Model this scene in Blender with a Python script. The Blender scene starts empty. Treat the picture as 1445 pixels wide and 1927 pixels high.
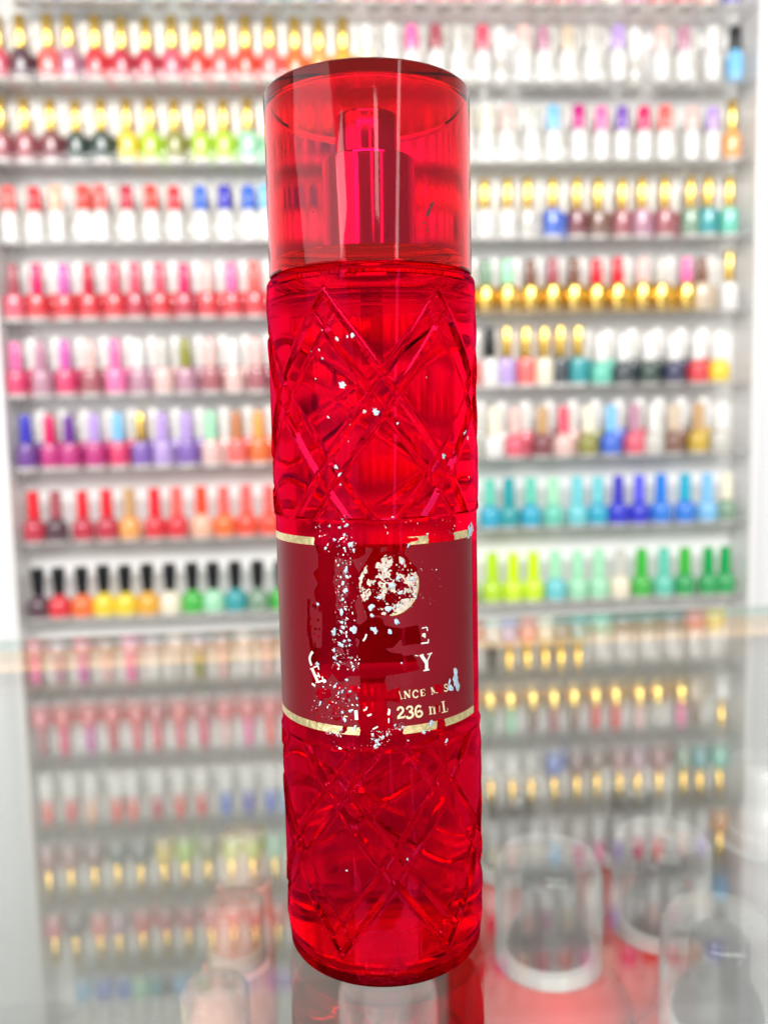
import bpy, bmesh, math, random
from mathutils import Vector, Matrix
from mathutils.geometry import tessellate_polygon
from mathutils import noise as mnoise

random.seed(7)
scene = bpy.context.scene
COL = scene.collection
R = math.radians
PI = math.pi

# ------------------------------------------------------------------ camera
cam_data = bpy.data.cameras.new("camera")
cam = bpy.data.objects.new("camera", cam_data)
COL.objects.link(cam)
RIGHT = Vector((0.99968022, -0.01133264, -0.02260595))
UP = Vector((0.02364086, 0.10152082, 0.99455248))
FWD = Vector((0.00897593, 0.99476887, -0.10175626))
m = Matrix((RIGHT, UP, -FWD)).transposed().to_4x4()
m.translation = Vector((0.0, -0.19909, 0.12249))
cam.matrix_world = m
cam_data.sensor_fit = 'HORIZONTAL'
cam_data.sensor_width = 36.0
cam_data.lens = 40.636
cam_data.clip_start = 0.01
cam_data.clip_end = 50
cam_data.dof.use_dof = True
cam_data.dof.focus_distance = 0.187
cam_data.dof.aperture_fstop = 15.5
scene.camera = cam

# ------------------------------------------------------------------ room light
world = bpy.data.worlds.new("World")
scene.world = world
world.use_nodes = True
bg = world.node_tree.nodes['Background']
bg.inputs['Color'].default_value = (1.0, 0.985, 0.96, 1)
bg.inputs['Strength'].default_value = 0.50


def area_light(name, loc, target, w, h, radiance, color=(1, 1, 1)):
    d = bpy.data.lights.new(name, 'AREA')
    d.shape = 'RECTANGLE'
    d.size = w
    d.size_y = h
    d.energy = radiance * PI * w * h
    d.color = color
    o = bpy.data.objects.new(name, d)
    COL.objects.link(o)
    o.location = loc
    o.rotation_euler = (Vector(target) - Vector(loc)).to_track_quat('-Z', 'Z').to_euler()
    return o


# bright shop window to the left behind the photographer, a narrow door light to the
# right and shopfront lights: what the bottle, the caps and the acrylic shelves mirror
area_light("window_light", (-1.25, -1.05, 0.45), (0, 0, 0.15), 0.95, 2.2, 2.3, (0.97, 0.98, 1.0))
area_light("door_light", (0.95, -1.75, 0.5), (0, 0, 0.12), 0.10, 2.2, 7.0, (1.0, 0.98, 0.95))
area_light("left_shopfront_light", (-1.45, -2.6, 0.95), (0, 1.1, 0.35), 0.45, 0.36, 6.5, (1.0, 0.985, 0.96))
area_light("right_shopfront_light", (0.42, -2.6, 0.95), (0, 1.1, 0.35), 0.18, 0.36, 6.5, (1.0, 0.985, 0.96))

area_light("front_fill_light", (0.0, -1.6, 1.34), (0, 1.1, 0.2), 2.4, 0.66, 20.0, (1.0, 0.985, 0.96))  # unseen fill lamp, added to brighten the shelf fronts

# ------------------------------------------------------------------ render
scene.view_settings.view_transform = 'Standard'
scene.view_settings.look = 'None'
scene.view_settings.exposure = 0.0
scene.view_settings.gamma = 1.0
scene.render.engine = 'CYCLES'
cy = scene.cycles
cy.use_denoising = True
try:
    cy.denoiser = 'OPENIMAGEDENOISE'
except Exception:
    pass
cy.max_bounces = 18
cy.transmission_bounces = 16
cy.transparent_max_bounces = 24
cy.glossy_bounces = 8
cy.diffuse_bounces = 3
cy.volume_bounces = 0
cy.sample_clamp_indirect = 8.0
cy.caustics_reflective = True
cy.caustics_refractive = True
cy.blur_glossy = 0.3

# ------------------------------------------------------------------ helpers


def srgb(h):
    h = h.lstrip('#')
    o = []
    for i in (0, 2, 4):
        c = int(h[i:i + 2], 16) / 255
        o.append(c / 12.92 if c <= 0.04045 else ((c + 0.055) / 1.055) ** 2.4)
    return tuple(o)


def tag(o, label=None, cat=None, group=None, kind=None):
    if label: o['label'] = label
    if cat: o['category'] = cat
    if group: o['group'] = group
    if kind: o['kind'] = kind
    return o


def empty(name, loc=(0, 0, 0), rz=0.0):
    o = bpy.data.objects.new(name, None)
    o.empty_display_size = 0.01
    COL.objects.link(o)
    o.location = loc
    o.rotation_euler = (0, 0, rz)
    return o


def link_mesh(name, me, parent=None, loc=(0, 0, 0)):
    o = bpy.data.objects.new(name, me)
    COL.objects.link(o)
    o.location = loc
    if parent: o.parent = parent
    return o


def mesh(name, verts, faces, mats, smooth=True, sharp=None):
    me = bpy.data.meshes.new(name)
    me.from_pydata(verts, [], faces)
    for mm in (mats if isinstance(mats, (list, tuple)) else [mats]):
        me.materials.append(mm)
    if smooth:
        me.polygons.foreach_set('use_smooth', [True] * len(me.polygons))
        if sharp: me.set_sharp_from_angle(angle=R(sharp))
    me.update()
    return me


def lathe(name, prof, mat, seg=24, sharp=35, closed=False):
    """prof: list of (r, z) bottom to top on the outside; r=0 ends become poles."""
    verts, faces, rings = [], [], []
    for r, z in prof:
        if r < 1e-9:
            rings.append([len(verts)] * seg)
            verts.append((0, 0, z))
        else:
            rings.append(list(range(len(verts), len(verts) + seg)))
            verts += [(r * math.cos(2 * PI * k / seg), r * math.sin(2 * PI * k / seg), z) for k in range(seg)]
    n = len(rings)
    for i in range(n if closed else n - 1):
        a, b = rings[i], rings[(i + 1) % n]
        for k in range(seg):
            k2 = (k + 1) % seg
            f = [a[k], a[k2], b[k2], b[k]]
            g = []
            for v in f:
                if v not in g: g.append(v)
            if len(g) > 2: faces.append(g)
    return mesh(name, verts, faces, mat, True, sharp)


def box(name, x0, x1, y0, y1, z0, z1, mat, bevel=0.0):
    bm = bmesh.new()
    bmesh.ops.create_cube(bm, size=1)
    for v in bm.verts:
        v.co = Vector((x0 + (v.co.x + .5) * (x1 - x0), y0 + (v.co.y + .5) * (y1 - y0), z0 + (v.co.z + .5) * (z1 - z0)))
    if bevel > 0:
        bmesh.ops.bevel(bm, geom=bm.edges[:], offset=bevel, segments=2, affect='EDGES', profile=.5)
    me = bpy.data.meshes.new(name)
    bm.to_mesh(me)
    bm.free()
    me.materials.append(mat)
    return me


# ------------------------------------------------------------------ materials


def new_mat(name):
    mt = bpy.data.materials.new(name)
    mt.use_nodes = True
    nt = mt.node_tree
    return mt, nt, nt.nodes, nt.links, nt.nodes['Principled BSDF']


def paint(name, col, rough=0.3, metal=0.0, noise=0.06, scale=60, coat=0.0, bump=0.0, trans=0.0, ior=1.5):
    mt, nt, N, L, P = new_mat(name)
    P.inputs['Roughness'].default_value = rough
    P.inputs['Metallic'].default_value = metal
    P.inputs['Coat Weight'].default_value = coat
    P.inputs['Transmission Weight'].default_value = trans
    P.inputs['IOR'].default_value = ior
    tc = N.new('ShaderNodeTexCoord')
    nz = N.new('ShaderNodeTexNoise')
    nz.inputs['Scale'].default_value = scale
    nz.inputs['Detail'].default_value = 4
    L.new(tc.outputs['Object'], nz.inputs['Vector'])
    rmp = N.new('ShaderNodeValToRGB')
    rmp.color_ramp.elements[0].position = .3
    rmp.color_ramp.elements[1].position = .7
    rmp.color_ramp.elements[0].color = tuple(c * (1 - noise) for c in col) + (1,)
    rmp.color_ramp.elements[1].color = tuple(min(1, c * (1 + noise)) for c in col) + (1,)
    L.new(nz.outputs['Fac'], rmp.inputs['Fac'])
    L.new(rmp.outputs['Color'], P.inputs['Base Color'])
    if bump:
        b = N.new('ShaderNodeBump')
        b.inputs['Strength'].default_value = bump
        b.inputs['Distance'].default_value = .0005
        L.new(nz.outputs['Fac'], b.inputs['Height'])
        L.new(b.outputs['Normal'], P.inputs['Normal'])
    return mt


def sheet_clear(name, tint, r0=0.05, gain=1.0, rough=0.0, haze=0.0, haze_col=(.8, .8, .8), rim=0.0):
    """thin clear plastic or plate glass: straight see-through plus a mirror that grows at grazing angles"""
    mt, nt, N, L, P = new_mat(name)
    N.remove(P)
    out = N['Material Output']
    tr = N.new('ShaderNodeBsdfTransparent')
    tr.inputs['Color'].default_value = tuple(tint) + (1,)
    gl = N.new('ShaderNodeBsdfGlossy')
    gl.inputs['Roughness'].default_value = rough
    lw = N.new('ShaderNodeLayerWeight')
    lw.inputs['Blend'].default_value = .5
    pw = N.new('ShaderNodeMath'); pw.operation = 'POWER'; pw.inputs[1].default_value = 5 / gain
    L.new(lw.outputs['Facing'], pw.inputs[0])
    ma = N.new('ShaderNodeMath'); ma.operation = 'MULTIPLY_ADD'
    ma.inputs[1].default_value = 1 - r0
    ma.inputs[2].default_value = r0
    L.new(pw.outputs[0], ma.inputs[0])
    mx = N.new('ShaderNodeMixShader')
    L.new(ma.outputs[0], mx.inputs[0])
    base = tr
    if haze > 0:
        df = N.new('ShaderNodeBsdfDiffuse')
        df.inputs['Color'].default_value = tuple(haze_col) + (1,)
        tl = N.new('ShaderNodeBsdfTranslucent')
        tl.inputs['Color'].default_value = tuple(haze_col) + (1,)
        md = N.new('ShaderNodeMixShader')
        md.inputs[0].default_value = .5
        L.new(df.outputs[0], md.inputs[1])
        L.new(tl.outputs[0], md.inputs[2])
        p3 = N.new('ShaderNodeMath'); p3.operation = 'POWER'; p3.inputs[1].default_value = 3
        L.new(lw.outputs['Facing'], p3.inputs[0])
        m3 = N.new('ShaderNodeMath'); m3.operation = 'MULTIPLY_ADD'
        m3.inputs[1].default_value = rim  # bright edge outlines put into the pale haze, stronger at grazing view
        m3.inputs[2].default_value = haze
        L.new(p3.outputs[0], m3.inputs[0])
        m2 = N.new('ShaderNodeMixShader')
        L.new(m3.outputs[0], m2.inputs[0])
        L.new(tr.outputs[0], m2.inputs[1])
        L.new(md.outputs[0], m2.inputs[2])
        base = m2
    L.new(base.outputs[0], mx.inputs[1])
    L.new(gl.outputs[0], mx.inputs[2])
    L.new(mx.outputs[0], out.inputs['Surface'])
    return mt


def glass(name, col, ior=1.45, rough=0.0, absorb=None, density=0.0, bump=0.0):
    mt, nt, N, L, P = new_mat(name)
    N.remove(P)
    out = N['Material Output']
    g = N.new('ShaderNodeBsdfGlass')
    g.inputs['Color'].default_value = tuple(col) + (1,)
    g.inputs['IOR'].default_value = ior
    g.inputs['Roughness'].default_value = rough
    L.new(g.outputs[0], out.inputs['Surface'])
    if bump:
        tc = N.new('ShaderNodeTexCoord')
        nz = N.new('ShaderNodeTexNoise')
        nz.inputs['Scale'].default_value = 70
        nz.inputs['Detail'].default_value = 2
        mp = N.new('ShaderNodeMapping')
        mp.inputs['Scale'].default_value = (1, 1, .45)
        L.new(tc.outputs['Object'], mp.inputs['Vector'])
        L.new(mp.outputs['Vector'], nz.inputs['Vector'])
        b = N.new('ShaderNodeBump')
        b.inputs['Strength'].default_value = bump
        b.inputs['Distance'].default_value = .001
        L.new(nz.outputs['Fac'], b.inputs['Height'])
        L.new(b.outputs['Normal'], g.inputs['Normal'])
    if absorb:
        v = N.new('ShaderNodeVolumeAbsorption')
        v.inputs['Color'].default_value = tuple(absorb) + (1,)
        v.inputs['Density'].default_value = density
        L.new(v.outputs[0], out.inputs['Volume'])
    return mt


PALETTE = {
    'white': 'E6E4E0', 'cream': 'F0E6CC', 'stone': 'C9C6BE', 'beige': 'CDB9A0', 'blush': 'E6BDB6', 'peach': 'F2B79A',
    'apricot': 'F0A354', 'amber': 'E8A818', 'orange': 'F06A18', 'vermilion': 'F0401A', 'scarlet': 'E83A2C',
    'coral': 'F0605A', 'red': 'DC1428', 'crimson': 'BE1038', 'rose': 'DE5068', 'raspberry': 'DC1E64', 'pink': 'F06EA8',
    'magenta': 'C0107A', 'orchid': 'CC5CAC', 'mauve': 'B88298', 'rosewood': 'A4505A', 'maroon': '7A2C36', 'plum': '4A2436',
    'lilac': 'B698D8', 'violet': '7C54B0', 'purple': '6A2C90', 'indigo': '3A34B8', 'periwinkle': '5858E0', 'royal': '0A1CC8',
    'navy': '14184C', 'blue': '2A62D2', 'azure': '0C78DC', 'sky': '7CBEEA', 'cyan': '10A8C8', 'aqua': '6CCAD2',
    'teal': '0E9AA0', 'seafoam': '62C8B0', 'mint': 'A2E0B8', 'sage': '7A9A80', 'emerald': '06A050', 'green': '34B434',
    'forest': '16382E', 'olive': '8C8A34', 'lime': 'B4DC10', 'chartreuse': 'CCEC04', 'yellow': 'EED014', 'mustard': 'C8A424',
    'brown': '7C5240', 'tan': 'C09868', 'copper': 'C07A50', 'slate': '26323C', 'black': '0A0C12',
}
_pm = {}


def polish_mat(col, kind):
    key = (col, kind)
    if key in _pm: return _pm[key]
    if col == 'gold':
        mt = paint('gold_metal', (.80, .53, .13), .2 if kind == 'cap' else .16, 1.0, .05, 300)
    elif kind == 'body':
        mt = paint(col + '_lacquer', tuple(c * .90 + .035 for c in srgb(PALETTE[col])), .14, 0, .04, 120, coat=.8)  # body colour lifted toward white to imitate glare on the glass
    else:
        mt = paint(col + '_cap_plastic', srgb(PALETTE[col]), .16 if col != 'black' else .35, 0, .03, 120)
    _pm[key] = mt
    return mt

# ------------------------------------------------------------------ measured data (mm along the shelf; mm of arc and height on the label)
ROWS = {
    0: "-474 white sky slim, -442 white blue slim, -411 white blue slim, -387 white mint slim, -363 white teal slim, -343 white navy slim, -324 white sky slim, -288 white seafoam slim, -249 white teal slim, -216 white sky slim, -182 white lilac slim, -160 white lilac slim, -127 white teal slim, -93 white seafoam slim, -59 white blue slim, -26 white peach slim, 12 white rose slim, 46 white coral slim, 80 white pink slim, 115 white coral slim, 149 white red slim, 184 white pink slim, 219 white peach slim, 253 white rose slim, 288 white coral slim, 323 white pink slim, 359 white cream slim, 394 white pink slim, 429 white coral slim, 465 white red slim, 501 white peach slim, 537 white indigo slim",
    1: "-513 gold rose slim, -481 gold plum slim, -444 gold coral slim, -415 gold mauve slim, -379 gold red slim, -343 gold crimson slim, -309 gold crimson slim, -273 gold rose slim, -239 gold scarlet slim, -205 gold coral slim, -170 gold vermilion slim, -136 gold coral slim, -100 gold orange slim, -66 gold apricot slim, -32 gold amber slim, 2 white cream label, 36 white white label, 67 pink white label, 102 rosewood white label, 134 stone white label, 170 rose white label, 229 blush white label, 259 mauve white label, 294 beige white label, 330 stone white label, 369 lilac white label, 434 blush white label, 468 mauve white label, 510 white white label, 544 black sky label",
    2: "-515 gold rosewood slim, -482 gold rosewood slim, -446 gold maroon slim, -412 gold forest slim, -376 gold forest slim, -341 gold yellow slim, -309 gold lime slim, -274 gold olive slim, -238 gold lime slim, -205 gold lime slim, -171 gold mint slim, -134 gold mint slim, -100 gold seafoam slim, -66 gold teal slim, -31 gold sky slim, 7 pink white label, 42 rose white label, 76 lilac white label, 111 blush white label, 143 beige white label, 173 cream white label, 204 blush white label, 240 stone white label, 273 sky white label, 310 magenta white label, 344 pink white label, 375 violet white label, 409 raspberry white label, 440 coral white label, 480 blush white label, 513 lilac white label, 543 gold apricot slim",
    3: "-511 coral white label, -476 red white label, -445 peach white label, -407 scarlet white label, -383 coral white label, -346 crimson white label, -312 scarlet white label, -279 red white label, -242 blue white label, -208 indigo white label, -174 blue white label, -150 sky white label, -115 indigo white label, -81 blue white label, -42 blue white label, -3 sky white label, 35 gold white slim, 71 gold cream slim, 106 gold beige slim, 139 gold white slim, 170 gold white slim, 204 gold white slim, 234 gold stone slim, 272 gold blue slim, 308 gold maroon slim, 341 gold brown slim, 377 gold rosewood slim, 407 gold mauve slim, 442 gold rosewood slim, 481 gold sage slim, 507 gold teal slim, 539 gold seafoam slim",
    4: "-511 rosewood rose classic, -479 raspberry red classic, -441 orchid red classic, -407 crimson red classic, -371 rose red classic, -341 rose crimson classic, -306 rose red classic, -271 raspberry crimson classic, -238 blush red classic, -203 pink red classic, -170 coral red classic, -134 coral red classic, -100 rose red classic, -65 pink coral classic, -30 coral red classic, 6 red coral classic, 41 sage gold metal, 76 mint gold metal, 112 brown gold metal, 142 beige gold metal, 171 sage gold metal, 203 mint gold metal, 238 brown gold metal, 271 rosewood gold metal, 304 brown gold metal, 338 red gold metal, 370 red gold metal, 408 blush gold metal, 438 stone gold metal, 475 pink gold metal, 499 brown beige metal, 542 gold white slim",
    5: "-516 pink raspberry classic, -480 mauve mauve classic, -446 orchid raspberry classic, -411 blush rosewood classic, -375 pink pink classic, -342 white mauve classic, -307 stone blush classic, -274 olive mauve classic, -238 blush rosewood classic, -205 white blush classic, -171 blush rosewood classic, -136 pink mauve classic, -99 blush pink classic, -64 white rosewood classic, -28 white mauve classic, 7 blush pink classic, 43 pink red classic, 78 white coral classic, 114 white pink classic, 146 white coral classic, 176 black white slim, 202 gold lilac slim, 231 gold coral slim, 258 gold cream slim, 283 gold slate slim, 310 gold teal slim, 345 white seafoam squat, 380 white slate squat, 420 white forest squat, 458 white navy squat, 496 white red squat, 528 white yellow squat",
    6: "-508 indigo purple classic, -475 raspberry magenta classic, -446 purple magenta classic, -410 lilac magenta classic, -376 sky raspberry classic, -343 gold violet classic, -312 lilac lilac classic, -277 lilac violet classic, -242 mint blush classic, -204 copper coral classic, -172 apricot orange classic, -138 orange coral classic, -102 apricot red classic, -67 coral orange classic, -31 blush coral classic, 5 peach coral classic, 40 white rose classic, 76 beige mauve classic, 113 white blush classic, 147 white stone classic, 181 cream white squat, 213 blush rose squat, 255 tan maroon squat, 287 rose blush squat, 326 cream olive squat, 361 sky blue squat, 398 mauve rose squat, 427 white stone squat, 459 beige brown squat, 498 tan mustard squat, 532 white stone squat",
    7: "-504 red crimson squat, -472 rosewood plum squat, -434 red crimson squat, -399 red crimson squat, -365 tan apricot squat, -329 red red squat, -296 coral red squat, -260 vermilion peach squat, -227 coral orange squat, -194 coral vermilion squat, -160 coral vermilion squat, -126 orange vermilion squat, -90 red red squat, -54 coral orange squat, -18 apricot amber squat, 18 yellow lime squat, 54 mint green squat, 91 mint seafoam squat, 127 seafoam teal squat, 173 seafoam cyan squat, 203 teal teal squat, 237 seafoam cyan squat, 271 mint seafoam squat, 308 aqua aqua squat, 341 aqua cyan squat, 373 indigo royal squat, 405 periwinkle royal squat, 440 azure azure squat, 477 cyan azure squat, 513 sky sky squat, 544 cream sage squat",
    8: "-505 black plum opi, -475 black red opi, -441 black orange opi, -410 black yellow opi, -378 black yellow opi, -345 black amber opi, -312 black cream opi, -279 black green opi, -248 black mint opi, -215 black teal opi, -181 black sage opi, -147 black green opi, -113 black olive opi, -80 black lime opi, -45 black lime opi, -9 black green opi, 28 lime lime squat, 64 lime chartreuse squat, 101 mint lime squat, 138 chartreuse lime squat, 176 lime lime squat, 208 chartreuse chartreuse squat, 240 chartreuse chartreuse squat, 274 mint aqua squat, 309 mint mint squat, 343 mint mint squat, 376 stone cream squat, 411 green green squat, 446 seafoam seafoam squat, 479 green emerald squat, 516 emerald emerald squat, 543 emerald emerald squat",
}
MISSING = [[(-13.87, 100.82), (-14.01, 97.23), (-13.18, 95.33), (-13.28, 92.55), (-14.77, 91.28), (-13.61, 89.24), (-14.73, 87.0), (-14.17, 85.23), (-12.64, 83.23), (-12.83, 77.87), (-9.27, 78.19), (-9.3, 82.84), (-9.06, 87.75), (-9.8, 89.66), (-9.2, 91.64), (-9.32, 93.58), (-8.4, 95.07), (-6.05, 94.32), (-5.86, 101.05)], [(-7.52, 101.51), (-7.71, 94.93), (-4.57, 94.5), (-2.94, 95.3), (-1.15, 96.88), (5.82, 95.33), (6.01, 96.6), (7.37, 97.32), (18.11, 97.8), (19.22, 100.5)], [(-1.15, 96.88), (5.82, 95.33), (8.47, 92.24), (8.54, 87.36), (4.24, 82.99), (0.7, 82.84), (-2.46, 82.57), (-3.65, 86.29), (-3.83, 91.93), (-1.83, 94.97)], [(-6.05, 94.32), (-5.07, 94.01), (-4.46, 92.73), (-3.68, 91.45), (-3.45, 87.74), (-4.46, 86.6), (-5.0, 84.65), (-4.55, 83.03), (-4.76, 81.4), (-3.96, 80.77), (-2.97, 81.43), (-2.29, 82.73), (0.68, 82.19), (1.29, 80.71), (4.5, 79.88), (8.4, 80.18), (9.06, 77.76), (9.03, 76.27), (6.26, 76.23), (4.92, 76.02), (4.62, 77.68), (2.95, 75.83), (1.5, 75.74), (-3.59, 75.97), (-13.13, 75.16), (-12.79, 79.02), (-9.27, 78.19), (-8.74, 83.69), (-6.65, 84.76), (-6.79, 85.9), (-6.25, 87.21)], [(-16.34, 75.06), (-3.91, 76.46), (1.66, 75.57), (2.6, 74.71), (4.23, 74.6), (5.21, 74.03), (6.72, 74.05), (7.91, 73.1), (8.56, 70.7), (5.13, 70.25), (1.7, 70.15), (0.87, 69.04), (1.46, 66.7), (1.94, 66.68), (4.08, 67.36), (4.41, 63.85), (1.41, 64.72), (1.22, 63.07), (2.02, 62.86), (2.6, 59.67), (1.9, 57.38), (-2.43, 57.47), (-4.04, 58.6), (-5.16, 59.89), (-4.42, 63.09), (-5.16, 66.38), (-6.32, 66.48), (-6.45, 67.97), (-4.29, 67.9), (-4.23, 70.05), (-6.74, 69.77), (-8.5, 68.48), (-10.62, 69.94), (-12.2, 68.25), (-14.25, 67.12), (-16.0, 67.0), (-16.28, 71.19)], [(-14.28, 66.44), (-11.11, 66.55), (-10.78, 65.08), (-12.33, 64.54), (-13.55, 63.85), (-14.9, 64.31), (-14.96, 65.48)], [(12.2, 66.97), (14.23, 66.43), (14.2, 64.74), (12.36, 64.93)], [(12.35, 62.23), (13.15, 62.24), (13.12, 60.56), (12.37, 60.37)], [(12.64, 59.13), (14.51, 59.07), (14.92, 57.78), (13.62, 57.05), (12.81, 57.23)], [(-16.56, 85.64), (-15.88, 85.55), (-16.23, 77.44), (-17.17, 77.31)], [(-16.88, 78.51), (-15.95, 78.64), (-15.22, 75.05), (-16.35, 74.72)]]
ISLANDS = [[(-10.53, 72.78), (-7.5, 73.03), (-4.16, 72.85), (-4.2, 71.53), (-5.86, 70.97), (-7.7, 72.02), (-10.19, 71.98)], [(-5.09, 78.07), (-4.03, 77.77), (-4.24, 76.29), (-5.06, 76.1)], [(-2.58, 97.06), (-0.99, 97.04), (-1.33, 95.92), (-1.98, 95.29), (-2.53, 95.94)], [(0.71, 97.16), (1.98, 97.27), (1.96, 96.16), (0.68, 96.04)], [(-10.25, 75.79), (-8.98, 76.06), (-7.6, 75.49), (-7.82, 74.0), (-9.03, 74.41), (-10.48, 74.28)]]
MOTTLE = [[(-15.87, 85.72), (-12.73, 86.03), (-13.03, 77.85), (-13.12, 75.33), (-16.34, 74.89)], [(-16.61, 63.66), (-4.36, 65.08), (-4.5, 59.75), (-16.79, 59.51)], [(-8.92, 94.89), (-6.22, 94.32), (-6.49, 84.61), (-8.91, 78.22), (-9.36, 78.19)], [(-10.99, 69.9), (-6.75, 69.61), (-5.16, 66.38), (-4.75, 63.08), (-11.17, 64.53)]]
BAND_GAPS = [[(-14.06, 101.3), (6.36, 101.22), (6.27, 96.9), (-14.23, 96.89)], [(11.35, 100.89), (18.68, 100.22), (18.58, 95.76), (11.26, 96.53)], [(6.22, 98.75), (9.04, 98.65), (8.76, 97.94), (7.21, 97.81), (6.18, 96.91)], [(-8.24, 59.83), (-6.87, 59.11), (-8.13, 57.32), (-9.56, 57.16), (-7.0, 60.44)], [(-4.56, 60.59), (5.09, 60.29), (4.69, 56.99), (-4.67, 56.4)], [(12.66, 59.97), (14.63, 59.55), (14.91, 57.1), (12.59, 56.59)], [(-16.33, 59.44), (-14.56, 59.27), (-14.8, 58.54), (-15.44, 59.02)]]
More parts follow.
